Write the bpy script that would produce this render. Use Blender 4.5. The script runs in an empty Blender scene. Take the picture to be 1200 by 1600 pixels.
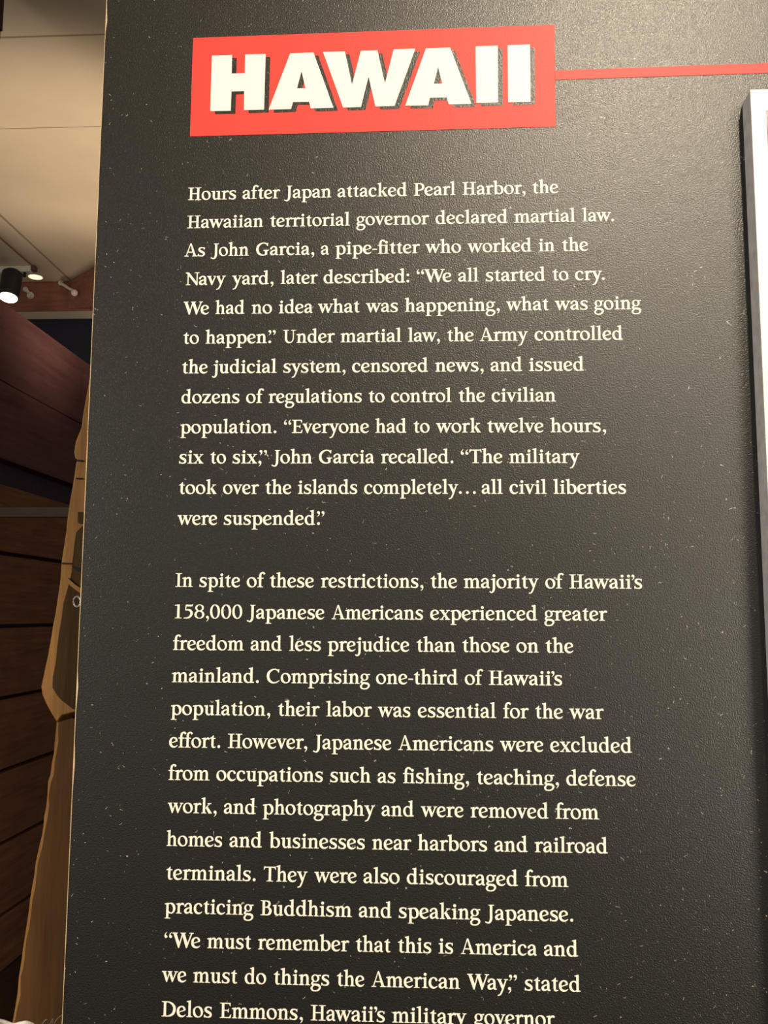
import bpy, bmesh, math, random
from mathutils import Vector, Matrix, geometry, noise

random.seed(7)
SC = bpy.context.scene
COL = SC.collection

# ------------------------------------------------------------------ camera
S = 0.022                      # one line of the sign's text = 22 mm
CAM = Vector((0.18093, -0.62521, 1.5))
RIGHT = (0.998567293, -0.005051210, 0.053271440)     # camera axes in sign space (right, down, in)
DOWN = (-0.001074686, 0.993440732, 0.114343152)
FWD = (-0.053499589, -0.114236581, 0.992011995)
def w(v): return Vector((v[0], v[2], -v[1]))
cam = bpy.data.cameras.new('camera')
cam.sensor_fit = 'VERTICAL'; cam.sensor_height = 36; cam.lens = 36*1400/1600
cam.clip_start = 0.02
co = bpy.data.objects.new('camera', cam); COL.objects.link(co)
M = Matrix.Identity(4)
for i, a in enumerate((w(RIGHT), -w(DOWN), -w(FWD))):
    for r in range(3): M[r][i] = a[r]
M.translation = CAM
co.matrix_world = M
SC.camera = co

# ------------------------------------------------------------------ light
SC.view_settings.view_transform = 'Standard'
SC.view_settings.look = 'None'
SC.view_settings.exposure = 0.0
SC.view_settings.gamma = 1.0
SC.view_settings.use_curve_mapping = False
wd = bpy.data.worlds.new('room_light'); SC.world = wd; wd.use_nodes = True
wd.node_tree.nodes['Background'].inputs[0].default_value = (1.0, 0.93, 0.80, 1)
wd.node_tree.nodes['Background'].inputs[1].default_value = 0.37

def lamp(name, kind, loc, target, power, col, **kw):
    l = bpy.data.lights.new(name, kind); l.energy = power; l.color = col
    for k, v in kw.items(): setattr(l, k, v)
    o = bpy.data.objects.new(name, l); COL.objects.link(o)
    o.location = loc
    o.rotation_euler = (Vector(target)-Vector(loc)).to_track_quat('-Z', 'Y').to_euler()
    return o
# gallery spot in front of the sign, up and to the right: gives the sheen on the black laminate
lamp('sheen_spot', 'SPOT', (0.68, -1.60, 3.03), (0.36, 0.0, 1.80), 150, (1, 0.84, 0.62), spot_size=math.radians(50), spot_blend=0.8, shadow_soft_size=0.05)
lamp('sheen_spot', 'SPOT', (1.25, -1.60, 2.45), (0.5, 0.0, 1.75), 58, (1, 0.86, 0.66), spot_size=math.radians(60), spot_blend=1.0, shadow_soft_size=0.38)  # second spot, added to lift the sheen along the right side
lamp('fill_lamp', 'AREA', (1.75, -1.65, 1.35), (0.5, 0, 1.4), 23, (1, 0.88, 0.72), shape='DISK', size=1.0)  # unseen soft fill, added to brighten the sign's right side
# unseen fill light, added for the left and bottom of the sign
lamp('fill_lamp', 'AREA', (-2.4, -1.2, 2.0), (0.2, 0, 1.4), 46, (1, 0.93, 0.80), shape='DISK', size=0.9)
# unseen uplights hidden behind the sign, added to brighten the ceiling
lamp('ceiling_fill', 'SPOT', (-0.75, 3.3, 1.9), (-1.45, 3.35, 3.67), 150, (1, 0.80, 0.57), spot_size=math.radians(62), spot_blend=0.75, shadow_soft_size=0.25)

lamp('ceiling_fill', 'SPOT', (-0.9, 4.0, 1.9), (-1.9, 4.55, 3.67), 46, (1, 0.80, 0.57), spot_size=math.radians(52), spot_blend=0.8, shadow_soft_size=0.2)  # second added uplight, for the farther ceiling
lamp('far_ceiling_fill', 'SPOT', (-1.0, 5.35, 3.0), (-2.4, 5.5, 3.67), 26, (1, 0.84, 0.64), spot_size=math.radians(60), spot_blend=0.6, shadow_soft_size=0.08)  # unseen spot added to light the ceiling strip beyond the far beam

# ------------------------------------------------------------------ helpers
def col(r, g, b):
    f = lambda c: ((c/255+.055)/1.055)**2.4 if c > 10 else c/255/12.92
    return (f(r), f(g), f(b), 1)

class NT:
    def __init__(s, name):
        s.m = bpy.data.materials.new(name); s.m.use_nodes = True
        s.n = s.m.node_tree.nodes; s.l = s.m.node_tree.links
        s.b = s.n['Principled BSDF']
        s.tc = s.n.new('ShaderNodeTexCoord')
    def node(s, t, **kw):
        x = s.n.new(t)
        for k, v in kw.items(): setattr(x, k, v)
        return x
    def set(s, x, **kw):
        for k, v in kw.items(): x.inputs[k.replace('_', ' ')].default_value = v
        return x
    def map(s, scale=(1, 1, 1), rot=(0, 0, 0), loc=(0, 0, 0)):
        mp = s.node('ShaderNodeMapping')
        mp.inputs['Scale'].default_value = scale; mp.inputs['Rotation'].default_value = rot; mp.inputs['Location'].default_value = loc
        s.l.new(s.tc.outputs['Object'], mp.inputs[0]); return mp.outputs[0]
    def noise(s, vec, scale, detail=3, rough=.55):
        x = s.node('ShaderNodeTexNoise'); s.set(x, Scale=scale, Detail=detail, Roughness=rough)
        s.l.new(vec, x.inputs['Vector']); return x.outputs['Fac']
    def ramp(s, fac, *st):
        r = s.node('ShaderNodeValToRGB'); e = r.color_ramp.elements
        while len(e) < len(st): e.new(.5)
        for k, (p, c) in enumerate(st): e[k].position = p; e[k].color = c if len(c) == 4 else (*c, 1)
        s.l.new(fac, r.inputs[0]); return r.outputs[0]
    def math(s, op, a, b=None, c=None):
        x = s.node('ShaderNodeMath', operation=op)
        for k, v in enumerate((a, b, c)):
            if v is None: continue
            if hasattr(v, 'links'): s.l.new(v, x.inputs[k])
            else: x.inputs[k].default_value = v
        return x.outputs[0]
    def mix(s, fac, a, b):
        x = s.node('ShaderNodeMix', data_type='RGBA')
        for k, v in ((0, fac), (6, a), (7, b)):
            if hasattr(v, 'links'): s.l.new(v, x.inputs[k])
            else: x.inputs[k].default_value = v
        return x.outputs[2]
    def bump(s, h, strength, dist=.001):
        x = s.node('ShaderNodeBump'); s.set(x, Strength=strength, Distance=dist)
        s.l.new(h, x.inputs['Height']); s.l.new(x.outputs[0], s.b.inputs['Normal'])
    def base(s, c):
        if hasattr(c, 'links'): s.l.new(c, s.b.inputs['Base Color'])
        else: s.b.inputs['Base Color'].default_value = c

def plain(name, c, rough=.5, metal=0, emit=None, es=0, spec=.5, mottle=.12, scale=40):
    t = NT(name)
    v = t.noise(t.map(), scale, 3)
    d = tuple(x*(1-mottle) for x in c[:3])+(1,); l = tuple(min(1, x*(1+mottle)) for x in c[:3])+(1,)
    t.base(t.ramp(v, (.3, d), (.7, l)))
    t.b.inputs['Roughness'].default_value = rough; t.b.inputs['Metallic'].default_value = metal
    t.b.inputs['Specular IOR Level'].default_value = spec
    if emit: t.b.inputs['Emission Color'].default_value = emit; t.b.inputs['Emission Strength'].default_value = es
    return t.m

def wood(name, dark, light, axis='z', rough=.7, scale=1.0, spec=.3):
    t = NT(name)
    sc = {'x': (.6, 9, 9), 'y': (9, .6, 9), 'z': (9, 9, .6)}[axis]
    v = t.map(tuple(q*scale for q in sc))
    a = t.noise(v, 6, 5, .65)
    b = t.noise(t.map((1, 1, 1)), 5, 3)
    f = t.math('ADD', t.math('MULTIPLY', a, .7), t.math('MULTIPLY', b, .3))
    t.base(t.ramp(f, (.32, dark), (.68, light)))
    t.b.inputs['Roughness'].default_value = rough; t.b.inputs['Specular IOR Level'].default_value = spec
    t.bump(a, .35, .002)
    return t.m

def new_mesh(name, bm, mat, parent=None, recalc=True):
    if recalc: bmesh.ops.recalc_face_normals(bm, faces=bm.faces)
    me = bpy.data.meshes.new(name); bm.to_mesh(me); bm.free()
    o = bpy.data.objects.new(name, me); COL.objects.link(o)
    for m in (mat if isinstance(mat, (list, tuple)) else [mat]): me.materials.append(m)
    if parent: o.parent = parent
    return o
def tag(o, label, cat, group=None):
    o['label'] = label; o['category'] = cat
    if group: o['group'] = group
    return o
def struct(o): o['kind'] = 'structure'; return o
def add_box(bm, x0, y0, z0, x1, y1, z1, bev=0):
    r = bmesh.ops.create_cube(bm, size=1)
    bmesh.ops.transform(bm, verts=r['verts'], matrix=Matrix.Translation(((x0+x1)/2, (y0+y1)/2, (z0+z1)/2)) @ Matrix.Diagonal((x1-x0, y1-y0, z1-z0, 1)))
    if bev:
        ed = list({e for v in r['verts'] for e in v.link_edges})
        bmesh.ops.bevel(bm, geom=ed, offset=bev, segments=2, affect='EDGES', profile=.6)
def add_tube(bm, pts, r, n=10, caps=True):
    rings = []
    rr = r if isinstance(r, (list, tuple)) else [r]*len(pts)
    up = Vector((.13, .27, 1)).normalized()
    for i, p in enumerate(pts):
        a, b = Vector(pts[max(i-1, 0)]), Vector(pts[min(i+1, len(pts)-1)])
        t = (b-a).normalized(); u = t.cross(up).normalized(); v = t.cross(u)
        rings.append([bm.verts.new(Vector(p)+(u*math.cos(2*math.pi*k/n)+v*math.sin(2*math.pi*k/n))*rr[i]) for k in range(n)])
    for A, B in zip(rings, rings[1:]):
        for k in range(n): bm.faces.new((A[k], A[(k+1) % n], B[(k+1) % n], B[k]))
    if caps:
        bm.faces.new(rings[0]); bm.faces.new(rings[-1][::-1])
def smooth(o, ang=40):
    for p in o.data.polygons: p.use_smooth = True
    o.data.set_sharp_from_angle(angle=math.radians(ang))
    return o
def sign(X, Y, out=0.0):
    """a point on the sign, X right and Y down in text lines from the first baseline; out = metres in front"""
    return Vector((X*S, -out, CAM.z+(13.8589-Y)*S))
def rel(x, y, z): return CAM+Vector((x, y, z))
def spline(pts, n=8):
    P = [Vector(p) for p in pts]; P = [P[0]*2-P[1]]+P+[P[-1]*2-P[-2]]
    o = []
    for i in range(1, len(P)-2):
        a, b, c, d = P[i-1:i+3]
        for k in range(n):
            t = k/n; o.append(.5*(2*b+(c-a)*t+(2*a-5*b+4*c-d)*t*t+(3*b-a-3*c+d)*t**3))
    return o+[P[-2]]

# ------------------------------------------------------------------ materials
def laminate():
    """black print on laminate: satin orange-peel surface with lint and fine scratches"""
    t = NT('black_laminate')
    grain = t.noise(t.map(), 1000, 1, .6)
    vo = t.map((1, 1, 1))
    wob = t.node('ShaderNodeTexNoise'); t.set(wob, Scale=160, Detail=2); t.l.new(vo, wob.inputs['Vector'])
    ad = t.node('ShaderNodeVectorMath', operation='MULTIPLY_ADD')
    t.l.new(wob.outputs['Color'], ad.inputs[0]); ad.inputs[1].default_value = (.011, .0, .009); t.l.new(vo, ad.inputs[2])
    def specks(scale, rad, keep, stretch, rot):
        mp = t.node('ShaderNodeMapping'); mp.inputs['Scale'].default_value = stretch; mp.inputs['Rotation'].default_value = (0, rot, 0)
        t.l.new(ad.outputs[0], mp.inputs[0])
        v = t.node('ShaderNodeTexVoronoi'); t.set(v, Scale=scale); t.l.new(mp.outputs[0], v.inputs['Vector'])
        near = t.math('LESS_THAN', v.outputs['Distance'], rad)
        sp = t.node('ShaderNodeSeparateColor'); t.l.new(v.outputs['Color'], sp.inputs[0])
        return t.math('MULTIPLY', near, t.math('GREATER_THAN', sp.outputs[0], keep))
    a = specks(190, .062, .30, (1, 1, 1), 0)
    b = specks(130, .060, .45, (2.2, 1, .7), .5)
    c = specks(140, .055, .50, (.6, 1, 2.4), -.4)
    e = specks(190, .085, .25, (1.5, 1, .8), .9)
    sep = t.node('ShaderNodeSeparateXYZ'); t.l.new(vo, sep.inputs[0])
    right = t.math('MULTIPLY', t.math('MULTIPLY_ADD', sep.outputs[0], 4.2, -.55), t.math('GREATER_THAN', t.noise(t.map(), 30, 3), .42))
    right = t.math('MINIMUM', t.math('MAXIMUM', right, 0.0), 1.0)
    e = t.math('MULTIPLY', e, right)      # lint has gathered toward the raised board
    d = t.math('MAXIMUM', t.math('MAXIMUM', a, t.math('MULTIPLY', e, .8)), t.math('MAXIMUM', b, c))
    dim = t.math('MULTIPLY', d, t.math('MULTIPLY_ADD', t.noise(t.map(), 45, 2), 2.6, -.85))
    t.base(t.mix(dim, (.0065, .0058, .0045, 1), (.62, .56, .47, 1)))
    t.b.inputs['Roughness'].default_value = .37
    t.b.inputs['Specular IOR Level'].default_value = .75
    t.l.new(t.math('MULTIPLY_ADD', t.noise(t.map((1, 1, 1), (.3, .2, .1)), 1250, 1), .24, .25), t.b.inputs['Roughness'])
    t.bump(grain, .8, .0003)
    return t.m
M_LAM = laminate()
M_EDGE = plain('cut_laminate_edge', col(200, 176, 140), .6)
def ink(name, c, rough=.46, bump=.22):
    t = NT(name); g = t.noise(t.map(), 900, 2, .6)
    t.base(c); t.b.inputs['Roughness'].default_value = rough; t.b.inputs['Specular IOR Level'].default_value = .3
    t.bump(g, bump, .0004); return t.m
M_RED = ink('red_ink', (.80, .056, .046, 1))
M_WHITE = ink('white_ink', (.88, .84, .73, 1))
M_CARD = plain('white_card', (.86, .85, .78, 1), .5, mottle=.02)
M_CARDSIDE = plain('grey_board_edge', (.37, .36, .37, 1), .7, mottle=.15, scale=120)

# ---- the sign's serif letterforms: x-height 99, cap height 140, leading 320 ----
def seg_curve(pts, n=7):
    """Catmull-Rom through (x, y, width) points."""
    out = []
    P = [pts[0]] + list(pts) + [pts[-1]]
    for i in range(1, len(P) - 2):
        a, b, c, d = P[i-1], P[i], P[i+1], P[i+2]
        for k in range(n):
            t = k / n
            out.append(tuple(.5*(2*b[j] + (c[j]-a[j])*t + (2*a[j]-5*b[j]+4*c[j]-d[j])*t*t + (3*b[j]-a[j]-3*c[j]+d[j])*t**3) for j in range(3)))
    out.append(tuple(pts[-1]))
    return out

def stroke(*pts):
    """a pen stroke of changing width -> list of quads"""
    c = seg_curve(pts)
    L, R = [], []
    for i, (x, y, w) in enumerate(c):
        x0, y0, _ = c[max(i-1, 0)]
        x1, y1, _ = c[min(i+1, len(c)-1)]
        dx, dy = x1-x0, y1-y0
        l = math.hypot(dx, dy) or 1
        nx, ny = -dy/l*w/2, dx/l*w/2
        L.append((x+nx, y+ny)); R.append((x-nx, y-ny))
    return [[L[i], L[i+1], R[i+1], R[i]] for i in range(len(L)-1)]

def oval(cx, cy, rx, ry, n=26, e=2.0, tilt=0):
    o = []
    ct, st = math.cos(math.radians(tilt)), math.sin(math.radians(tilt))
    for k in range(n):
        a = 2*math.pi*k/n
        c, s = math.cos(a), math.sin(a)
        x = rx*math.copysign(abs(c)**(2/e), c); y = ry*math.copysign(abs(s)**(2/e), s)
        o.append((cx+x*ct-y*st, cy+x*st+y*ct))
    return o

def ring(cx, cy, rx, ry, ix, iy, tilt=14, dx=0, dy=0):
    a = oval(cx, cy, rx, ry, e=2.1)
    b = oval(cx+dx, cy+dy, ix, iy, e=2.05, tilt=tilt)
    n = len(a)
    # pair the two outlines by angle
    def ang(p, c): return math.atan2(p[1]-c[1], p[0]-c[0]) % (2*math.pi)
    k0 = min(range(n), key=lambda k: abs(math.remainder(ang(b[k], (cx+dx, cy+dy)) - ang(a[0], (cx, cy)), 2*math.pi)))
    b = b[k0:] + b[:k0]
    return [[a[k], a[(k+1) % n], b[(k+1) % n], b[k]] for k in range(n)]

def rect(x0, y0, x1, y1): return [[(x0, y0), (x1, y0), (x1, y1), (x0, y1)]]
def poly(*p): return [list(p)]
def foot(xl, xr, s0, s1, y=0, t=8, b=9):
    """bracketed slab serif under a stem s0..s1"""
    return [[(xl, y), (xr, y), (xr, y+t*.75), (s1+2, y+t), (s1, y+t+b), (s0, y+t+b), (s0-2, y+t), (xl, y+t*.75)]]
def head(xl, xr, s0, s1, y=140, t=8, b=9):
    return [[(xl, y), (xl, y-t*.75), (s0-2, y-t), (s0, y-t-b), (s1, y-t-b), (s1+2, y-t), (xr, y-t*.75), (xr, y)]]
def flag(xl, s0, s1, y, d=7, t=9, b=9):
    """slanted entry serif at the top left of a stem"""
    return [[(s1, y-40), (s1, y), (xl+9, y-d+1), (xl, y-d-1), (xl, y-d-t+1), (s0, y-d-t-3), (s0, y-40)]]
def dot(cx, cy, r): return [oval(cx, cy, r, r, 16)]
def comma(x, y, k=1.0):
    return [oval(x+15*k, y+14*k, 15*k, 14*k, 16)] + stroke((x+23*k, y+14*k, 13*k), (x+25*k, y+2*k, 11*k), (x+19*k, y-15*k, 8*k), (x+6*k, y-29*k, 4*k))
def quote(x, y, k, turn=False):
    c = comma(0, 0, k)
    if turn: c = [[(31*k-px, -py) for px, py in q] for q in c]
    return [[(x+px, y+py) for px, py in q] for q in c]

STEM = 23
def make_glyphs():
    G = {}
    A = G.__setitem__
    A('o', ring(50, 49.5, 50, 52, 27, 42, 16))
    A('n', rect(16, 0, 39, 95) + flag(0, 16, 39, 100) + foot(1, 54, 16, 39) +
           stroke((36, 74, 6), (46, 86, 11), (60, 93, 16), (76, 89, 20), (83.5, 70, 23), (84, 50, 23), (84, 0, 23)) + foot(63, 111, 72.5, 95.5))
    A('m', rect(16, 0, 39, 95) + flag(0, 16, 39, 100) + foot(1, 52, 16, 39) +
           stroke((36, 74, 6), (46, 87, 11), (58, 93, 15), (73, 89, 20), (80, 70, 23), (80.5, 50, 23), (80.5, 0, 23)) + foot(60, 108, 69, 92) +
           stroke((90, 74, 6), (101, 87, 11), (114, 93, 15), (130, 89, 20), (137.5, 70, 23), (138, 50, 23), (138, 0, 23)) + foot(117, 168, 126.5, 149.5))
    A('h', rect(16, 0, 39, 150) + flag(0, 16, 39, 155, 8) + foot(1, 54, 16, 39) +
           stroke((36, 74, 6), (46, 86, 11), (60, 93, 16), (76, 89, 20), (83.5, 70, 23), (84, 50, 23), (84, 0, 23)) + foot(63, 110, 72.5, 95.5))
    A('u', stroke((26, 92, 23), (26, 50, 23), (26.5, 28, 23), (34, 11, 20), (48, 5, 14), (60, 9, 10), (74, 22, 6)) + flag(0, 14.5, 37.5, 99, 3) +
           rect(69, 8, 92, 94) + flag(52, 69, 92, 99, 3) + poly((69, 20), (69, -2), (76, -2), (104, 2), (104, 9), (92, 12), (92, 20)))
    A('i', rect(16, 0, 39, 95) + flag(0, 16, 39, 101) + foot(0, 55, 16, 39) + dot(28, 125, 14.5))
    A('l', rect(17, 0, 40, 150) + flag(0, 17, 40, 155, 8) + foot(1, 58, 17, 40))
    A('r', rect(16, 0, 39, 95) + flag(0, 16, 39, 100) + foot(1, 57, 16, 39) +
           stroke((35, 68, 5), (44, 82, 12), (56, 91, 18), (68, 91, 19), (78, 82, 14)))
    A('t', stroke((28.5, 96, 23), (28.5, 50, 23), (28.5, 24, 23), (34, 9, 19), (46, 5, 13), (62, 9, 7)) +
           poly((0, 90), (17, 90), (40, 90), (40, 123), (34, 123), (22, 108), (0, 95)) + rect(17, 88, 58, 98))
    A('d', ring(47.5, 48.5, 45.5, 51, 25, 40, 12, 3) + rect(70, 4, 93, 150) + flag(54, 70, 93, 155, 8) +
           poly((70, 24), (70, -2), (78, -2), (109, 2), (109, 9), (93, 12), (93, 24)))
    A('b', ring(60, 49, 46, 51, 25, 41, 12, -4) + rect(13, 2, 36, 150) + flag(-2, 13, 36, 155, 8) + poly((13, 30), (13, -4), (18, -4), (36, 6), (44, 20)))
    A('p', ring(62, 49, 46, 52, 25, 41, 12, -4) + rect(16, -44, 39, 95) + flag(0, 16, 39, 100) + foot(1, 60, 16, 39, -49))
    A('q', ring(50, 49, 50, 51, 27, 41, 14) + rect(75, -44, 98, 98) + foot(55, 112, 75, 98, -49))
    A('a', stroke((7, 66, 8), (9, 72, 16), (17, 84, 16), (34, 95, 12), (49, 95, 13), (62, 85, 20), (66.5, 66, 22), (66.5, 40, 22), (66.5, 20, 22), (71, 8, 17), (88, 5, 9)) + dot(12, 73, 10) +
           stroke((64, 60, 8), (46, 54, 11), (24, 44, 17), (12, 28, 23), (18, 12, 22), (32, 7, 16), (48, 12, 11), (64, 26, 8)))
    A('e', stroke((76, 60, 16), (76, 74, 20), (66, 89, 17), (50, 96, 11), (33, 92, 14), (17, 76, 21), (12, 50, 24), (18, 24, 24), (36, 8, 20), (56, 5, 15), (72, 10, 11), (87, 22, 5)) +
           stroke((18, 43, 8), (50, 53, 9), (84, 65, 11)))
    A('c', stroke((76, 73, 18), (68, 88, 17), (52, 96, 11), (33, 92, 14), (17, 76, 21), (12, 50, 24), (18, 24, 24), (36, 8, 20), (54, 5, 15), (70, 10, 11), (85, 21, 5)) + dot(74, 77, 10.5))
    A('s', stroke((70, 78, 7), (62, 92, 11), (44, 96, 11), (22, 90, 17), (14, 73, 21), (26, 58, 24), (44, 49, 25), (61, 38, 23), (66, 23, 21), (56, 8, 16), (36, 4, 11), (16, 8, 11), (4, 24, 7)) +
           poly((66, 74), (73, 74), (74, 99), (69, 98), (60, 90)) + poly((0, 3), (6, 0), (16, 6), (7, 28), (1, 28)))
    A('g', ring(45, 66, 39, 35, 19, 26, 10) + stroke((66, 88, 12), (80, 91, 11), (99, 93, 13)) +
           stroke((30, 36, 11), (16, 27, 14), (13, 16, 18), (24, 9, 18), (48, 7, 20), (74, 3, 21), (88, -10, 20), (88, -25, 18), (72, -44, 14), (46, -50, 11), (20, -45, 14), (10, -29, 19), (14, -14, 16), (30, 0, 11)))
    A('f', rect(17, 0, 40, 100) + foot(1, 60, 17, 40) + rect(0, 87, 62, 97) +
           stroke((28.5, 95, 23), (28.5, 115, 22), (34, 136, 20), (48, 147, 15), (62, 146, 16), (77, 136, 13)) + dot(69, 139, 9.5))
    A('j', stroke((46.5, 94, 23), (46.5, 20, 23), (45, -14, 22), (36, -34, 18), (22, -43, 13), (4, -36, 10)) + flag(16, 35, 58, 101) + dot(8, -36, 6.5) + dot(48, 125, 14.5))
    A('k', rect(16, 0, 39, 150) + flag(0, 16, 39, 155, 8) + foot(1, 52, 16, 39) +
           poly((38, 48), (45, 48), (90, 93), (76, 93)) + poly((62, 91), (102, 91), (102, 99), (62, 99)) +
           poly((44, 54), (64, 66), (106, 6), (106, 0), (76, 0)) + poly((70, 0), (108, 0), (108, 7), (74, 9)))
    A('v', poly((9, 95), (36, 95), (62, 26), (56, -2), (47, -2)) + poly((81, 95), (93, 95), (56, -2), (48, -2), (50, 16)) + poly((0, 99), (0, 92), (12, 87), (36, 89), (47, 93), (47, 99)) + poly((66, 99), (66, 93), (80, 89), (92, 88), (104, 93), (104, 99)))
    A('w', poly((9, 95), (36, 95), (59, 26), (53, -2), (45, -2)) + poly((73, 95), (85, 95), (53, -2), (46, -2), (48, 16)) +
           poly((66, 95), (92, 95), (116, 26), (110, -2), (102, -2)) + poly((138, 95), (150, 95), (110, -2), (103, -2), (105, 16)) +
           poly((0, 99), (0, 92), (12, 87), (36, 89), (46, 93), (46, 99)) + poly((58, 99), (58, 93), (70, 88), (92, 89), (104, 93), (104, 99)) + poly((124, 99), (124, 93), (138, 89), (150, 88), (161, 93), (161, 99)))
    A('y', poly((9, 95), (36, 95), (66, 26), (58, 0), (50, 2)) + stroke((88, 94, 11), (70, 46, 13), (54, 2, 15), (42, -26, 15), (31, -43, 13), (9, -50, 9)) +
           poly((0, 99), (0, 92), (12, 87), (36, 89), (47, 93), (47, 99)) + poly((68, 99), (68, 93), (82, 89), (94, 88), (107, 93), (107, 99)) + poly((8, -56), (26, -52), (38, -42), (8, -46)))
    A('x', poly((8, 95), (37, 95), (97, 4), (68, 4)) + poly((82, 95), (94, 95), (25, 4), (13, 4)) + poly((0, 99), (0, 92), (12, 88), (36, 88), (48, 93), (48, 99)) +
           poly((66, 99), (66, 93), (80, 89), (92, 88), (103, 93), (103, 99)) + poly((0, 0), (0, 6), (12, 11), (24, 10), (40, 6), (40, 0)) + poly((55, 0), (55, 6), (68, 11), (94, 11), (105, 7), (105, 0)))
    A('z', poly((4, 88), (4, 99), (90, 99), (88, 88)) + poly((58, 92), (88, 92), (32, 7), (2, 7)) + poly((0, 0), (2, 11), (88, 11), (86, 0)) + poly((4, 99), (10, 99), (14, 88), (8, 72), (2, 72)) + poly((86, 0), (78, 11), (86, 30), (92, 30), (89, 0)))
    def cstem(x): return rect(x, 0, x+24, 140)
    A('H', cstem(22) + foot(0, 66, 22, 46) + head(0, 66, 22, 46) + cstem(99) + foot(78, 145, 99, 123) + head(78, 145, 99, 123) + rect(40, 66, 104, 76))
    A('I', cstem(22) + foot(0, 68, 22, 46) + head(0, 68, 22, 46))
    A('A', poly((60, 142), (70, 142), (24, 4), (14, 4)) + poly((60, 142), (68, 146), (74, 142), (126, 4), (98, 4)) + rect(34, 43, 96, 53) + poly((0, 0), (0, 6), (14, 10), (24, 10), (46, 6), (46, 0)) + poly((84, 0), (84, 6), (98, 10), (124, 10), (140, 6), (140, 0)))
    A('B', cstem(20) + foot(0, 40, 20, 44) + head(0, 40, 20, 44) + stroke((36, 135, 10), (62, 134, 11), (84, 124, 20), (88, 106, 23), (80, 86, 19), (62, 77, 11), (38, 76, 9)) +
           stroke((60, 77, 9), (82, 70, 17), (98, 50, 24), (98, 34, 25), (86, 13, 21), (66, 5, 11), (36, 5, 10)))
    A('C', stroke((121, 106, 8), (112, 125, 13), (96, 134, 12), (76, 137, 11), (48, 128, 17), (22, 104, 24), (13, 70, 26), (22, 34, 26), (46, 10, 20), (74, 3, 13), (100, 8, 11), (130, 26, 6)) + poly((116, 104), (123, 104), (126, 139), (120, 138), (106, 126)))
    A('G', stroke((123, 106, 8), (112, 126, 13), (96, 134, 12), (76, 137, 11), (48, 128, 17), (22, 104, 24), (13, 70, 26), (22, 34, 26), (46, 10, 20), (74, 3, 13), (98, 6, 11), (112, 14, 12)) + poly((118, 104), (125, 104), (128, 139), (122, 138), (108, 126)) +
           rect(95, 8, 119, 58) + poly((78, 52), (78, 59), (90, 61), (138, 61), (138, 54), (119, 48), (95, 48)))
    A('D', cstem(20) + foot(0, 40, 20, 44) + head(0, 40, 20, 44) + stroke((36, 135, 10), (66, 134, 11), (96, 122, 18), (120, 96, 24), (125, 68, 26), (116, 34, 25), (92, 13, 19), (64, 5, 11), (36, 5, 10)))
    A('E', cstem(20) + foot(0, 44, 20, 44) + head(0, 44, 20, 44) + rect(40, 130, 104, 140) + poly((92, 140), (103, 140), (105, 110), (99, 110), (90, 130)) + rect(40, 67, 84, 76) + poly((78, 76), (88, 92), (88, 52), (80, 52), (74, 67)) +
           rect(40, 0, 106, 10) + poly((92, 10), (106, 34), (113, 34), (106, 0), (92, 0)))
    A('J', stroke((58, 132, 24), (58, 50, 24), (57, 8, 24), (48, -16, 20), (32, -28, 14), (4, -20, 10)) + head(32, 88, 46, 70) + dot(7, -19, 6))
    A('N', poly((8, 134), (36, 140), (126, 20), (126, -4), (116, -4)) + rect(21, 0, 32, 128) + foot(2, 52, 21, 32) + poly((0, 140), (0, 133), (14, 128), (40, 128), (34, 140)) + rect(116, -4, 127, 138) + head(98, 147, 116, 127))
    A('P', cstem(20) + foot(0, 64, 20, 44) + head(0, 40, 20, 44) + stroke((36, 135, 10), (66, 134, 11), (92, 122, 21), (101, 98, 25), (92, 74, 21), (68, 62, 11), (42, 61, 9)))
    A('T', cstem(51) + foot(30, 96, 51, 75) + rect(6, 129, 118, 140) + poly((0, 112), (6, 110), (18, 130), (14, 143), (5, 143)) + poly((124, 112), (118, 110), (106, 130), (110, 143), (119, 143)))
    A('U', stroke((32, 132, 24), (32, 60, 24), (34, 34, 24), (46, 12, 21), (68, 4, 13), (92, 10, 11), (107, 32, 11), (110, 60, 10), (110, 132, 10)) + head(0, 62, 20, 44) + head(84, 139, 105, 115))
    A('W', poly((10, 136), (40, 136), (76, 40), (70, -3), (60, -3)) + poly((96, 136), (108, 136), (70, -3), (62, -3), (66, 24)) + poly((90, 136), (120, 136), (152, 40), (146, -3), (136, -3)) + poly((184, 136), (196, 136), (146, -3), (138, -3), (142, 24)) +
           poly((0, 140), (0, 133), (14, 128), (40, 130), (54, 134), (54, 140)) + poly((78, 140), (78, 134), (92, 128), (118, 130), (134, 134), (134, 140)) + poly((166, 140), (166, 134), (184, 129), (196, 129), (209, 134), (209, 140)))
    A('1', rect(27, 0, 51, 140) + foot(2, 76, 27, 51) + poly((0, 128), (30, 128), (30, 118), (51, 118), (51, 142), (40, 140), (0, 136)))
    A('5', poly((22, 122), (90, 122), (98, 143), (92, 143), (84, 139), (22, 139)) + poly((22, 138), (32, 138), (26, 88), (16, 84)) + stroke((18, 84, 9), (40, 88, 14), (66, 82, 20), (83, 62, 24), (82, 38, 24), (64, 14, 18), (36, 4, 12), (2, 3, 9)))
    A('8', ring(52, 107, 45, 35, 25, 27, 10) + ring(52, 39, 52, 41, 29, 32, 12, 0, -1))
    A('0', ring(51.5, 70, 51.5, 73, 28, 63, 4))
    A('.', dot(14.5, 13, 14.5)); A('…', dot(14.5, 13, 14.5) + dot(86, 13, 14.5) + dot(158, 13, 14.5))
    A(':', dot(14.5, 13, 14.5) + dot(14.5, 82, 14.5))
    A(',', comma(3, 0))
    A('’', quote(2, 114, .95))
    A('”', quote(0, 114, .95) + quote(46, 114, .95))
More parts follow.
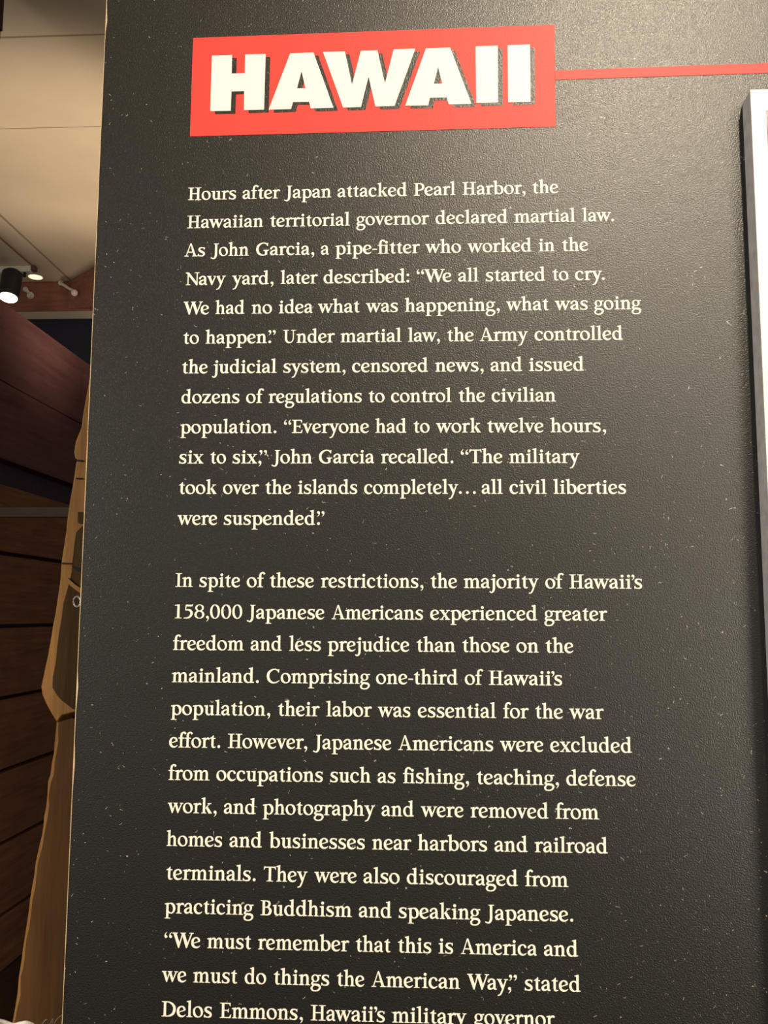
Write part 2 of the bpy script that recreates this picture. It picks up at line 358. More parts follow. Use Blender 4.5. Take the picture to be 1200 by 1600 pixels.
    A('“', quote(0, 114, .95, True) + quote(46, 114, .95, True))
    A('-', rect(0, 43, 48, 55))
    return G

METR = {  # left bearing, ink width, right bearing
 'o':(1,101,4.5),'n':(1,111,4),'m':(2,168,1),'h':(1,110,4),'u':(3,104,6),'i':(4,55,4),'l':(2,59,1),'r':(1,78,0),'t':(4,62,5),'d':(2,109,6),
 'b':(2,106,6),'p':(2,108,5),'q':(3,112,3),'a':(3,90,5),'e':(1,88,6.5),'c':(2.5,86,6),'s':(4,79,5.5),'g':(0,99,0),'f':(1,80,-15),'j':(-12,61,9),
 'k':(3,108,5),'v':(-5,104,-2),'w':(-6,161,-5),'y':(-3,107,-5),'x':(0,105,1),'z':(1,92,7),
 'H':(3,145,3.5),'I':(3,68,3),'A':(2,140,0),'B':(3,111,6.5),'C':(3,132,9),'D':(3,138,9),'E':(2,113,3),'G':(3,138,7),'J':(2,88,1),'N':(3,147,-2),
 'P':(3,113,1.5),'T':(3,124,2),'U':(3,139,4),'W':(2,209,-4),'1':(3,76,9),'5':(8,98,8),'8':(8,104,4),'0':(5,103,7.5),
 '.':(13,29,6),'…':(13,172,8),':':(8,29,6),',':(10,35,4),'’':(0,32,-4),'”':(4,78,3),'“':(3,78,2),'-':(4,48,4)}
KERN = {'We':-20,'Wa':-16,'.”':-40,',”':-30,'’s':-4,'y,':-10,'y.':-12,'r,':-6,'w.':-8,'w,':-8,'i’':-4,'fi':-6,'ff':0,'fo':2,'fr':1,'fe':2,'ft':6,'aw':-4,'Ja':3,'av':-4,'vy':-8,'ay':-2,'Na':-8,'-f':3,'Ev':0,'“W':-6,'y…':-2}
SPACE = 63
LINES = [
    (0, -0.002, 0.011, [('Hours', 5.9, 532.0), ('after', 600.6, 1003.4), ('Japan', 1049.9, 1560.5), ('attacked', 1627.0, 2369.1), ('Pearl', 2440.8, 2887.0), ('Harbor,', 2956.3, 3622.0), ('the', 3695.9, 3965.0)]),
    (1, 0.989, 1.010, [('Hawaiian', 6.7, 832.1), ('territorial', 905.8, 1764.7), ('governor', 1829.9, 2600.9), ('declared', 2670.5, 3431.5), ('martial', 3500.6, 4141.5), ('law.', 4210.4, 4540.0)]),
    (2, 1.976, 2.010, [('As', -12.1, 211.9), ('John', 272.7, 683.2), ('Garcia,', 761.6, 1385.9), ('a', 1455.8, 1541.4), ('pipe-fitter', 1611.2, 2502.9), ('who', 2562.8, 2941.4), ('worked', 3006.7, 3677.7), ('in', 3751.5, 3918.6), ('the', 3994.8, 4262.7)]),
    (3, 2.972, 3.002, [('Navy', 8.2, 442.8), ('yard,', 510.9, 955.9), ('later', 1030.3, 1422.9), ('described:', 1486.6, 2395.4), ('“We', 2472.7, 2837.8), ('all', 2908.8, 3123.3), ('started', 3196.1, 3815.1), ('to', 3890.2, 4055.4), ('cry.', 4123.5, 4428.1)]),
    (4, 3.979, 3.997, [('We', -6.2, 269.8), ('had', 338.5, 651.4), ('no', 727.5, 944.8), ('idea', 1018.0, 1377.2), ('what', 1432.8, 1873.4), ('was', 1940.5, 2277.6), ('happening,', 2349.5, 3339.4), ('what', 3405.4, 3843.9), ('was', 3908.4, 4248.9), ('going', 4311.7, 4793.8)]),
    (5, 4.984, 5.009, [('to', 4.5, 172.2), ('happen.”', 241.6, 990.9), ('Under', 1067.8, 1612.4), ('martial', 1675.5, 2316.8), ('law,', 2383.7, 2715.9), ('the', 2790.7, 3065.9), ('Army', 3129.8, 3627.9), ('controlled', 3696.4, 4597.6)]),
    (6, 5.986, 6.021, [('the', 0.9, 272.9), ('judicial', 320.5, 1008.4), ('system,', 1077.1, 1732.4), ('censored', 1801.3, 2591.8), ('news,', 2666.4, 3167.3), ('and', 3238.3, 3562.8), ('issued', 3634.4, 4194.8)]),
    (7, 6.991, 7.028, [('dozens', 2.1, 621.3), ('of', 690.4, 878.1), ('regulations', 928.3, 1905.0), ('to', 1975.5, 2141.9), ('control', 2209.2, 2835.6), ('the', 2907.4, 3179.2), ('civilian', 3247.3, 3903.4)]),
    (8, 7.994, 8.033, [('population.', 3.6, 1016.6), ('“Everyone', 1095.1, 1980.3), ('had', 2047.4, 2369.1), ('to', 2442.5, 2608.2), ('work', 2674.1, 3132.4), ('twelve', 3199.1, 3771.8), ('hours,', 3842.2, 4405.9)]),
    (9, 8.992, 9.029, [('six', -0.1, 256.0), ('to', 329.1, 494.0), ('six,”', 563.3, 923.5), ('John', 972.1, 1395.9), ('Garcia', 1465.8, 2036.8), ('recalled.', 2107.5, 2851.0), ('“The', 2927.9, 3351.0), ('military', 3420.0, 4133.1)]),
    (10, 9.992, 10.016, [('took', 8.4, 403.0), ('over', 471.3, 842.8), ('the', 911.9, 1182.5), ('islands', 1251.5, 1867.1), ('completely…', 1936.5, 3076.8), ('all', 3137.4, 3353.3), ('civil', 3420.8, 3797.1), ('liberties', 3862.7, 4592.4)]),
    (11, 10.996, 11.007, [('were', 2.6, 416.8), ('suspended.”', 487.8, 1532.1)]),
    (13, 12.996, 13.004, [('In', 1.8, 181.5), ('spite', 251.2, 670.8), ('of', 741.6, 930.5), ('these', 977.8, 1429.2), ('restrictions,', 1502.6, 2544.1), ('the', 2617.1, 2881.9), ('majority', 2950.3, 3701.8), ('of', 3766.4, 3951.8), ('Hawaii’s', 4003.7, 4726.8)]),
    (14, 13.995, 14.002, [('158,000', 3.0, 701.1), ('Japanese', 749.1, 1541.1), ('Americans', 1616.2, 2541.4), ('experienced', 2612.0, 3681.1), ('greater', 3751.0, 4371.1)]),
    (15, 14.995, 14.996, [('freedom', -2.7, 729.2), ('and', 795.7, 1113.4), ('less', 1188.4, 1510.9), ('prejudice', 1580.7, 2401.3), ('than', 2475.8, 2864.0), ('those', 2933.2, 3401.6), ('on', 3470.4, 3691.6), ('the', 3758.8, 4033.2)]),
    (16, 16.005, 15.995, [('mainland.', -3.6, 886.3), ('Comprising', 966.2, 2008.0), ('one-third', 2069.9, 2886.3), ('of', 2956.5, 3140.5), ('Hawaii’s', 3192.5, 3918.5)]),
    (17, 17.018, 17.001, [('population,', -2.9, 1009.1), ('their', 1086.8, 1502.8), ('labor', 1572.6, 2026.7), ('was', 2089.7, 2417.1), ('essential', 2488.7, 3264.8), ('for', 3333.5, 3580.3), ('the', 3647.8, 3917.9), ('war', 3981.3, 4314.8)]),
    (18, 18.021, 18.002, [('effort.', -10.7, 509.5), ('However,', 585.9, 1387.5), ('Japanese', 1444.3, 2224.6), ('Americans', 2294.8, 3234.0), ('were', 3298.5, 3722.1), ('excluded', 3790.0, 4582.3)]),
    (19, 19.018, 18.996, [('from', -7.7, 411.1), ('occupations', 478.2, 1549.0), ('such', 1620.3, 2023.9), ('as', 2091.3, 2270.0), ('fishing,', 2343.4, 2992.7), ('teaching,', 3067.2, 3869.6), ('defense', 3938.6, 4609.7)]),
    (20, 20.014, 19.988, [('work,', -5.6, 490.9), ('and', 561.8, 881.5), ('photography', 952.5, 2067.7), ('and', 2132.3, 2450.8), ('were', 2518.9, 2936.1), ('removed', 3005.6, 3762.3), ('from', 3831.2, 4251.3)]),
    (21, 21.010, 20.982, [('homes', -5.9, 555.2), ('and', 626.3, 949.7), ('businesses', 1025.0, 1971.3), ('near', 2041.2, 2423.6), ('harbors', 2488.5, 3166.3), ('and', 3235.8, 3556.0), ('railroad', 3624.9, 4325.9)]),
    (22, 22.011, 21.977, [('terminals.', 2.5, 895.5), ('They', 974.0, 1408.4), ('were', 1475.4, 1890.6), ('also', 1958.1, 2313.3), ('discouraged', 2380.4, 3458.3), ('from', 3527.2, 3944.0)]),
    (23, 23.008, 22.975, [('practicing', -2.5, 880.1), ('Buddhism', 949.1, 1849.9), ('and', 1915.9, 2235.0), ('speaking', 2305.0, 3093.7), ('Japanese.', 3139.5, 3983.5)]),
    (24, 24.006, 23.972, [('“We', 3.3, 361.1), ('must', 430.1, 862.9), ('remember', 932.4, 1822.3), ('that', 1889.2, 2225.5), ('this', 2297.5, 2622.0), ('is', 2691.2, 2832.8), ('America', 2904.1, 3632.4), ('and', 3699.3, 4022.2)]),
    (25, 25.009, 24.969, [('we', -9.3, 231.9), ('must', 300.9, 733.8), ('do', 806.2, 1019.5), ('things', 1092.1, 1635.5), ('the', 1708.0, 1973.7), ('American', 2043.5, 2895.7), ('Way,”', 2963.7, 3441.1), ('stated', 3511.7, 4040.2)]),
    (26, 26.010, 25.968, [('Delos', -1.2, 496.2), ('Emmons,', 571.5, 1383.4), ('Hawaii’s', 1458.1, 2175.7), ('military', 2245.8, 2956.3), ('governor', 3026.8, 3789.2)]),
]
TITLE = {
    'H': [(0.702, -5.177), (1.401, -5.177), (1.402, -4.500), (1.859, -4.495), (1.855, -5.183), (2.560, -5.178), (2.547, -3.161), (1.855, -3.163), (1.851, -3.852), (1.411, -3.848), (1.405, -3.150), (0.699, -3.157)],
    'A': [(3.405, -5.177), (4.206, -5.182), (4.912, -3.166), (4.142, -3.162), (4.082, -3.402), (3.531, -3.409), (3.467, -3.160), (2.704, -3.156)],
    'Ah': [(3.805, -4.520), (3.952, -3.891), (3.661, -3.899)],
    'W': [(4.531, -5.196), (5.279, -5.190), (5.535, -3.976), (5.826, -5.193), (6.388, -5.197), (6.653, -3.992), (6.940, -5.212), (7.678, -5.218), (6.978, -3.179), (6.335, -3.172), (6.096, -4.263), (5.842, -3.169), (5.242, -3.165)],
    'B': [(8.035, -5.215), (8.852, -5.223), (9.558, -3.181), (8.800, -3.182), (8.726, -3.432), (8.169, -3.439), (8.110, -3.168), (7.341, -3.181)],
    'Bh': [(8.446, -4.546), (8.584, -3.930), (8.301, -3.930)],
    'I': [(9.713, -5.237), (10.452, -5.242), (10.444, -3.205), (9.719, -3.205)],
    'J': [(10.786, -5.240), (11.533, -5.249), (11.524, -3.204), (10.783, -3.204)],
    'box': [(0.023, -5.858), (12.369, -5.952), (12.345, -2.312), (0.022, -2.274)],
    'rule': [(12.354, -4.303), (19.353, -4.363), (19.338, -4.012), (12.349, -3.971)],
}

# ------------------------------------------------------------------ the setting
def lines_mat(name, c, dark, xs=(), ys=(), zs=(), wid=.006, rough=.9):
    """painted surface with thin dark joints at given object coordinates"""
    t = NT(name)
    sep = t.node('ShaderNodeSeparateXYZ'); t.l.new(t.tc.outputs['Object'], sep.inputs[0])
    f = None
    for k, vals in enumerate((xs, ys, zs)):
        for v, wd_ in vals:
            q = t.math('LESS_THAN', t.math('ABSOLUTE', t.math('SUBTRACT', sep.outputs[k], v)), wd_/2)
            f = q if f is None else t.math('MAXIMUM', f, q)
    n = t.noise(t.map(), 2.5, 4)
    base = t.ramp(n, (.3, tuple(x*.93 for x in c[:3])), (.7, tuple(x*1.04 for x in c[:3])))
    t.base(t.mix(f, base, dark) if f is not None else base)
    t.b.inputs['Roughness'].default_value = rough; t.b.inputs['Specular IOR Level'].default_value = .2
    return t.m
CX, CY, CZ = CAM
CEIL = CZ+2.17
M_CEIL = lines_mat('cream_ceiling_board', (.60, .50, .38, 1), (.32, .25, .17, 1),
                   xs=[(CX-2.365, .016), (CX-1.145, .012)], ys=[(CY+3.09, .011), (CY+3.72, .007)])
bm = bmesh.new(); add_box(bm, CX-5.2, -4.2, CEIL, CX+4, CY+7.4, CEIL+.08); struct(new_mesh('ceiling', bm, M_CEIL))
M_FLOOR = wood('dark_floor_boards', col(52, 38, 28), col(84, 62, 46), 'y')
bm = bmesh.new(); add_box(bm, CX-5.2, -4.2, -.06, CX+4, CY+7.4, 0); struct(new_mesh('floor', bm, M_FLOOR))
M_NAVY = plain('navy_wall_paint', (.016, .015, .034, 1), .8, mottle=.3, scale=3)
bm = bmesh.new(); add_box(bm, CX-5.2, CY+6.30, 0, CX+4, CY+6.42, CEIL); struct(new_mesh('wall_back', bm, M_NAVY))

# side wall of dark red-brown boards, running away from the viewer
M_BOARD = wood('red_brown_stained_boards', (.13, .058, .032, 1), (.27, .12, .068, 1), 'y', .8, .8, .15)
M_PLY = wood('maroon_plywood', (.085, .035, .036, 1), (.150, .068, .068, 1), 'y', .75, .5, .2)
WX = CX-1.80
bm = bmesh.new()
add_box(bm, WX-.14, .4, 0, WX-.06, CY+6.2, CZ+1.30)            # backing
faces0 = len(bm.faces)
h = CZ-.02
lev = [0.0]
z = CZ+.545
zs = [z]
for d in (.295, .305, .300, .305, .300, .300): z -= d; zs.append(z)
zs.append(0.0)
for top, bot in zip(zs, zs[1:]):
    off = random.uniform(-.006, .006)
    add_box(bm, WX-.06, .4, bot+.008, WX+off, CY+6.2, top-.008, .004)
bm.faces.ensure_lookup_table()
for f in bm.faces[:faces0]: f.material_index = 2
n0 = len(bm.faces)
add_box(bm, WX-.06, .4, CZ+.645, WX, CY+6.2, CZ+.966, .003)
add_box(bm, WX-.06, .4, CZ+.970, WX+.002, CY+6.2, CZ+1.30, .003)
bm.faces.ensure_lookup_table()
for f in bm.faces[n0:]: f.material_index = 1
struct(new_mesh('wall_left', bm, [M_BOARD, M_PLY, plain('painted_recess_shade', (.050, .026, .045, 1), .9)]))  # recess backing coloured dark to stand in for its shade

M_BEAM = wood('reddish_brown_beam_wood', (.19, .072, .046, 1), (.36, .145, .095, 1), 'x', .7, .6)
# ceiling beam across the far end of the room and the slanting one that meets it
bm = bmesh.new(); add_box(bm, CX-5.1, CY+5.56, CEIL-.192, CX+3.9, CY+5.60, CEIL-.001, .006)
tag(new_mesh('ceiling_beam', bm, M_BEAM), 'reddish brown wooden beam running level across the far end of the cream ceiling', 'beam')
bm = bmesh.new()
p0 = Vector((CX-2.38, CY+5.555, 0)); p1 = Vector((CX-1.10, CY+4.40, 0))
dv = (p1-p0).normalized(); nv = Vector((-dv.y, dv.x, 0))
vs = []
for lowz in ((.192, .53, .53, .192), (.001,)*4):
    for p, dz in zip((p0, p1, p1+nv*.05, p0+nv*.05+dv*.04), lowz): vs.append(bm.verts.new((p.x, min(p.y, CY+5.555), CEIL-dz)))
for q in ((0, 1, 2, 3), (7, 6, 5, 4), (0, 4, 5, 1), (1, 5, 6, 2), (2, 6, 7, 3), (3, 7, 4, 0)): bm.faces.new([vs[k] for k in q])
tag(new_mesh('diagonal_ceiling_beam', bm, M_BEAM), 'brown ceiling beam slanting toward the viewer, joining the level far beam beside the black sign', 'beam')

# tall dark post at the far left
M_POST = wood('dark_post_wood', (.030, .014, .009, 1), (.055, .026, .018, 1), 'z')
bm = bmesh.new()
add_box(bm, CX-1.56, CY+2.47, 0, CX-1.374, CY+2.60, CEIL-.001, .004)
add_box(bm, CX-1.40, CY+2.475, CZ+1.845, CX-1.368, CY+2.599, CEIL-.002, .002)
tag(new_mesh('timber_post', bm, M_POST), 'dark brown timber post reaching the ceiling at the upper left edge of view', 'post')

# grey rail from the board wall to behind the sign
M_STEEL = plain('grey_painted_steel', (.34, .30, .28, 1), .55, mottle=.15, scale=8)
t = bpy.data.objects.new('guard_rail', None); COL.objects.link(t); t.location = (CX-.2, CY+3.60, 0)
tag(t, 'slim grey horizontal rail crossing in front of the dark board wall', 'rail')
bm = bmesh.new(); add_box(bm, WX-CX+.2, -.02, CZ+.393, .75, .02, CZ+.434, .004); new_mesh('rail_bar', bm, M_STEEL, t)
bm = bmesh.new(); add_box(bm, .71, -.02, 0, .75, .02, CZ+.392, .004); new_mesh('rail_post', bm, M_STEEL, t)

# ------------------------------------------------------------------ rough timber boards behind the sign
def unproj(px, py, depth):
    d = w(RIGHT)*((px-600)/1400)+w(DOWN)*((py-800)/1400)+w(FWD)
    return CAM+d*(depth/d.y)
DB = 1.02
def prism(bm, pts, y0, y1, bev=0):
    a = [bm.verts.new((p[0], y0, p[1])) for p in pts]; b = [bm.verts.new((p[0], y1, p[1])) for p in pts]
    bm.faces.new(a); bm.faces.new(b[::-1])
    n = len(pts)
    for k in range(n): bm.faces.new((a[k], b[k], b[(k+1) % n], a[(k+1) % n]))
def outline(px, y): return [(q.x, q.z) for q in (unproj(a, b, y-CY) for a, b in px)]
M_SAWN = wood('sawn_light_brown_timber', (.22, .105, .030, 1), (.40, .20, .064, 1), 'z', .75, 3.0, .25)
M_BARK = wood('weathered_dark_timber_face', (.036, .020, .008, 1), (.095, .054, .023, 1), 'z', .9, 2.2, .1)
M_TAN = wood('brown_hewn_timber', (.080, .036, .011, 1), (.135, .064, .020, 1), 'z', .8, 2.0, .2)
YB = CY+DB
# upper board: a round-nosed piece, then the long sawn piece with its weathered face
t = bpy.data.objects.new('timber_board', None); COL.objects.link(t)
t.location = (0, YB, 0)
tag(t, 'upper leaning sawn timber board with notched light edge, behind the left side of the sign', 'board')
up = [(158, 480), (150, 535), (141, 585), (134, 622), (127, 668), (118, 690), (115.5, 706), (117, 715), (121, 718.5), (118.5, 724), (113, 760), (107, 797), (101, 845),
      (95.5, 880), (93.5, 910), (86, 960), (77, 1010), (68, 1055), (64, 1073), (66, 1086), (72, 1100), (79, 1113), (89, 1129), (97, 1118), (120, 1112), (220, 1112), (220, 480)]
def rough(px, amp, seed):
    o = []
    r = random.Random(seed)
    for (a, b), (c, d) in zip(px, px[1:]):
        n = max(1, int(math.hypot(c-a, d-b)/14)) if a < 200 and c < 200 else 1
        for k in range(n):
            f = k/n; o.append((a+(c-a)*f+(r.uniform(-amp, amp) if k else 0), b+(d-b)*f))
    return o+[px[-1]]
bm = bmesh.new(); prism(bm, outline(rough(up, .5, 3), YB), YB, YB+.045)
bmesh.ops.translate(bm, verts=bm.verts, vec=(0, -YB, 0))
ed = [e for e in bm.edges if all(abs(v.co.y) < 1e-6 for v in e.verts)]
bmesh.ops.bevel(bm, geom=ed, offset=.0012, segments=1, affect='EDGES')
new_mesh('sawn_board', bm, M_SAWN, t)
yf = YB-.0015
face = [(119, 832), (116, 851), (113, 879), (112, 893), (104, 925), (99, 943), (96, 967), (92, 990), (89.5, 1010), (87, 1035), (82.5, 1058), (82, 1074), (89, 1086), (96, 1094), (114, 1108), (130, 1109), (220, 1109), (220, 822), (128, 822)]
bm = bmesh.new(); prism(bm, outline(rough(face, 1.1, 5), yf), yf, YB+.004)
bmesh.ops.translate(bm, verts=bm.verts, vec=(0, -YB, 0))
o = new_mesh('weathered_face', bm, M_BARK, t); o['label'] = 'dark weathered face of the board'
ch = [(121.5, 800), (121.5, 816), (124, 818), (170, 818), (170, 799)]
bm = bmesh.new(); prism(bm, outline(ch, yf), yf, YB+.004); bmesh.ops.translate(bm, verts=bm.verts, vec=(0, -YB, 0))
o = new_mesh('weathered_patch', bm, M_BARK, t); o['label'] = 'small dark weathered patch'
# torn splinter and the saw cut above it
ys = YB-.004
sp = [(106, 903), (110, 907), (118, 914), (126, 919), (140, 924), (140, 931), (124, 926), (112, 917), (106, 911)]
bm = bmesh.new(); prism(bm, outline(sp, ys), ys, YB+.002); bmesh.ops.translate(bm, verts=bm.verts, vec=(0, -YB, 0))
o = new_mesh('splinter', bm, M_SAWN, t); o['label'] = 'pale torn splinter'
M_GAP = plain('dark_saw_cut', (.012, .008, .005, 1), .9)
for cut in ([(95, 879), (112, 879.5), (113, 881.5), (95, 881)], [(112, 884), (128, 888), (128, 896), (120, 892)], [(119, 718), (128, 718.5), (128, 721), (120, 720.5)], [(118, 746.5), (128, 746.5), (128, 748.5), (119, 748.5)]):
    bm = bmesh.new(); yc = YB-.0022; prism(bm, outline(cut, yc), yc, YB+.001); bmesh.ops.translate(bm, verts=bm.verts, vec=(0, -YB, 0))
    new_mesh('saw_cut', bm, M_GAP, t)
# small ring of wire hooked in the crack
bm = bmesh.new(); add_tube(bm, [unproj(120.5+5.5*math.cos(a), 940+8*math.sin(a), DB-.006)-Vector((0, YB, 0)) for a in [i*2*math.pi/18 for i in range(19)]], .0011, 6, False)
o = new_mesh('wire_loop', bm, plain('bare_wire', (.55, .53, .55, 1), .35, .6), t); o['label'] = 'small pale wire loop'

# lower board, in the same lean, standing on the floor
t = bpy.data.objects.new('timber_board', None); COL.objects.link(t); t.location = (0, YB+.0455, 0)
tag(t, 'lower brown hewn timber board with a thin pale edge, standing under the notched board', 'board')
YL = YB+.0455
lo = [(97, 1085), (95, 1108), (88.5, 1128), (84.5, 1176), (79, 1210), (75, 1222), (72, 1262), (66, 1304), (62, 1320), (56, 1347), (50, 1387), (45, 1425), (41, 1450), (36, 1482), (32, 1512), (27, 1555), (20, 1595)]
pts = outline(rough(lo, .9, 9), YL)
dx = (pts[-1][0]-pts[0][0])/(pts[-1][1]-pts[0][1])
zb = pts[-1][1]
pts.append((pts[-1][0]-dx*zb, 0.0)); pts.append((pts[-1][0]+.24, 0.0))
q = unproj(225, 1085, DB+.0455); pts.append((q.x, q.z))
bm = bmesh.new(); prism(bm, [(p[0], p[1]) for p in pts], 0, .05); new_mesh('sawn_edge', bm, M_SAWN, t)['label'] = 'pale sawn edge of the board'
inn = [(a+4.0+1.2*math.sin(b*.11), b) for a, b in rough(lo, .8, 21)]
ip = outline(inn, YL-.0015); ip.append((pts[-3][0]+.004, 0.0)); ip.append((pts[-2][0], 0.0)); ip.append(pts[-1])
bm = bmesh.new(); prism(bm, ip, -.0015, .003); new_mesh('hewn_face', bm, M_TAN, t)['label'] = 'darker hewn face of the board'

# ------------------------------------------------------------------ cord and wire at the bottom left
M_CORD = plain('white_cord_jacket', (.85, .82, .74, 1), .45, mottle=.05)
DC = .93
def run(pix, extra=()):
    return spline([unproj(a, b, d) for a, b, d in pix]+[Vector(e) for e in extra], 8)
p = run([(-60, 1597, DC), (-20, 1593, DC-.01), (4, 1597, DC), (20, 1602, DC), (32, 1600, DC-.004), (42, 1599, DC-.006), (54, 1606, DC), (64, 1630, DC+.01)])
last = p[-1]; first = p[0]
p = spline([(first.x-.03, first.y, .004), (first.x-.03, first.y, .5), (first.x-.02, first.y, first.z-.06)], 6)[:-1]+p+spline([last, (last.x+.005, last.y, last.z-.2), (last.x, last.y, .5), (last.x, last.y, .004)], 6)[1:]
bm = bmesh.new(); add_tube(bm, p, .0023, 10)
tag(smooth(new_mesh('power_cord', bm, M_CORD)), 'thick white cord looping up at the bottom left corner before the timber board', 'cord')
M_WIRE = plain('tan_wire', (.30, .22, .14, 1), .5)
pix = [(66, 1600, DC+.01), (73, 1593, DC+.01), (76, 1600, DC+.012), (74, 1606, DC+.008), (79, 1600, DC+.01), (83, 1592, DC+.012), (82, 1604, DC+.01), (87, 1596, DC+.012), (92, 1590, DC+.014), (99, 1585, DC+.016)]
p = run(pix); a = p[0]; b = p[-1]
p = spline([(a.x+.012, a.y+.02, .003), (a.x+.012, a.y+.02, .6), (a.x+.006, a.y+.012, a.z-.05)], 5)[:-1]+p+spline([b, (b.x+.02, b.y, b.z-.02), (b.x+.03, b.y, b.z-.4), (b.x+.03, b.y, .003)], 5)[1:]
bm = bmesh.new(); add_tube(bm, p, .0007, 6)
tag(smooth(new_mesh('kinked_wire', bm, M_WIRE)), 'thin kinked tan wire between the white cord and the sign edge', 'wire')

# ------------------------------------------------------------------ lights on the far ceiling
M_BLK = plain('black_fixture_metal', (.018, .018, .022, 1), .45)
M_LENS = plain('lit_lamp_lens', (1, .95, .8, 1), .3, emit=(1, .90, .68, 1), es=30)
M_TRK = plain('pale_track_metal', (.80, .74, .64, 1), .5)
M_DL = plain('lit_downlight_lens', (1, .95, .8, 1), .3, emit=(1, .84, .52, 1), es=1.3)
M_CHROME = plain('frosted_glass_globe', (.85, .76, .70, 1), .25, 0, mottle=.25, scale=30)
TY = CY+5.30
t = bpy.data.objects.new('lighting_track', None); COL.objects.link(t); t.location = (0, TY, CEIL)
tag(t, 'slim pale lighting track under the ceiling, ending left of the black sign', 'track')
xe = unproj(54, 413, 5.30).x
bm = bmesh.new(); add_box(bm, WX-1.2, -.018, -.040, xe-.015, .018, -.001, .003); new_mesh('track_rail', bm, M_TRK, t)
bm = bmesh.new(); add_box(bm, xe-.015, -.022, -.034, xe+.012, .022, -.001, .004); o = new_mesh('end_cap', bm, plain('brown_end_cap', (.12, .07, .05, 1), .5), t); o['label'] = 'brown end cap'
# conduit that runs along the ceiling into the track end
x0 = unproj(0, 377, 4.9).x
bm = bmesh.new(); add_tube(bm, [(CX-2.50, CY+1.6, CEIL-.008), (CX-2.50, TY-.03, CEIL-.008)], .005, 8)
tag(new_mesh('ceiling_conduit', bm, M_BEAM), 'thin brown conduit running along the ceiling into the end of the lighting track', 'conduit')

def cyl(bm, a, b, r0, r1, n=24):
    add_tube(bm, [a, b], [r0, r1], n)
ln = unproj(13, 465, 5.10); ax = Vector((.02, -.25, -.97)).normalized(); hl = ln-ax*.14
t = bpy.data.objects.new('track_spotlight', None); COL.objects.link(t); t.location = (hl.x, 5.25+CY, CEIL-.04)
L0 = Vector(t.location)
tag(t, 'glaring black track spotlight aimed at the viewer at the left edge', 'spotlight')
bm = bmesh.new(); cyl(bm, hl-ax*.045-L0, hl-ax*.03-L0, .045, .060); cyl(bm, hl-ax*.03-L0, ln-L0, .060, .060)
smooth(new_mesh('lamp_head', bm, M_BLK, t))
bm = bmesh.new(); cyl(bm, ln-L0-ax*.002, ln-L0+ax*.004, .052, .049)
o = new_mesh('lamp_lens', bm, M_LENS, t); o['label'] = 'brightly lit lens'
bm = bmesh.new(); add_tube(bm, [(0, TY-5.25-CY, -.001), (0, TY-5.25-CY, -.02), hl-ax*.03-L0], .011, 10); new_mesh('lamp_arm', bm, M_BLK, t)
pl = bpy.data.lights.new('track_spotlight_beam', 'SPOT'); pl.energy = 30; pl.color = (1, .86, .66); pl.spot_size = 1.0; pl.spot_blend = .6; pl.shadow_soft_size = .04
po = bpy.data.objects.new('track_spotlight_beam', pl); COL.objects.link(po); po.location = ln+ax*.02
po.rotation_euler = ax.to_track_quat('-Z', 'Y').to_euler()

dl = unproj(55.5, 431.5, 5.40)
k = (CEIL-CZ)/(dl.z-CZ); dl = CAM+(dl-CAM)*k
t = bpy.data.objects.new('recessed_downlight', None); COL.objects.link(t); t.location = dl
tag(t, 'round lit downlight in the cream ceiling beside the end of the lighting track', 'ceiling light')
bm = bmesh.new(); add_tube(bm, [(0, 0, .0), (0, 0, -.006)], .052, 28); new_mesh('light_trim', bm, M_TRK, t)
bm = bmesh.new(); add_tube(bm, [(0, 0, -.004), (0, 0, -.008)], .043, 28); new_mesh('light_diffuser', bm, M_DL, t)

def globe(px, py, d, stem_px, label):
    g = unproj(px, py, d)
    t = bpy.data.objects.new('globe_lamp', None); COL.objects.link(t); t.location = g
    tag(t, label, 'lamp', 'small globe lamps on the far beam')
    bm = bmesh.new(); bmesh.ops.create_uvsphere(bm, u_segments=20, v_segments=12, radius=.022)
    smooth(new_mesh('globe', bm, M_CHROME, t), 180)
    bm = bmesh.new()
    add_tube(bm, [unproj(*stem_px, 5.545)-g, unproj(*stem_px, 5.545)*.3+g*.7-g+Vector((0, 0, .004)), (0, 0, .012)], [.011, .009, .010], 10)
    add_tube(bm, [unproj(*stem_px, 5.562)-g, unproj(*stem_px, 5.545)-g], [.017, .016], 12)
    smooth(new_mesh('globe_stem', bm, M_TRK, t))
globe(116.5, 457.5, 5.43, (95, 442), 'small frosted globe lamp on a slanted stem, nearer the black sign')
globe(47.5, 461.5, 5.43, (40, 452), 'small frosted globe lamp on the far beam, just right of the glaring spotlight')

# ------------------------------------------------------------------ the exhibit sign
XL, XR = -3.0745, 62.0
TOPZ = 2.46
root_bm = bmesh.new()
x0, x1 = XL*S, XR*S
add_box(root_bm, x0, 0, 0, x1, .012, TOPZ)
sgn = new_mesh('exhibit_sign', root_bm, M_LAM)
tag(sgn, 'tall black exhibit sign with a red HAWAII heading and cream serif text', 'sign')
bm = bmesh.new()
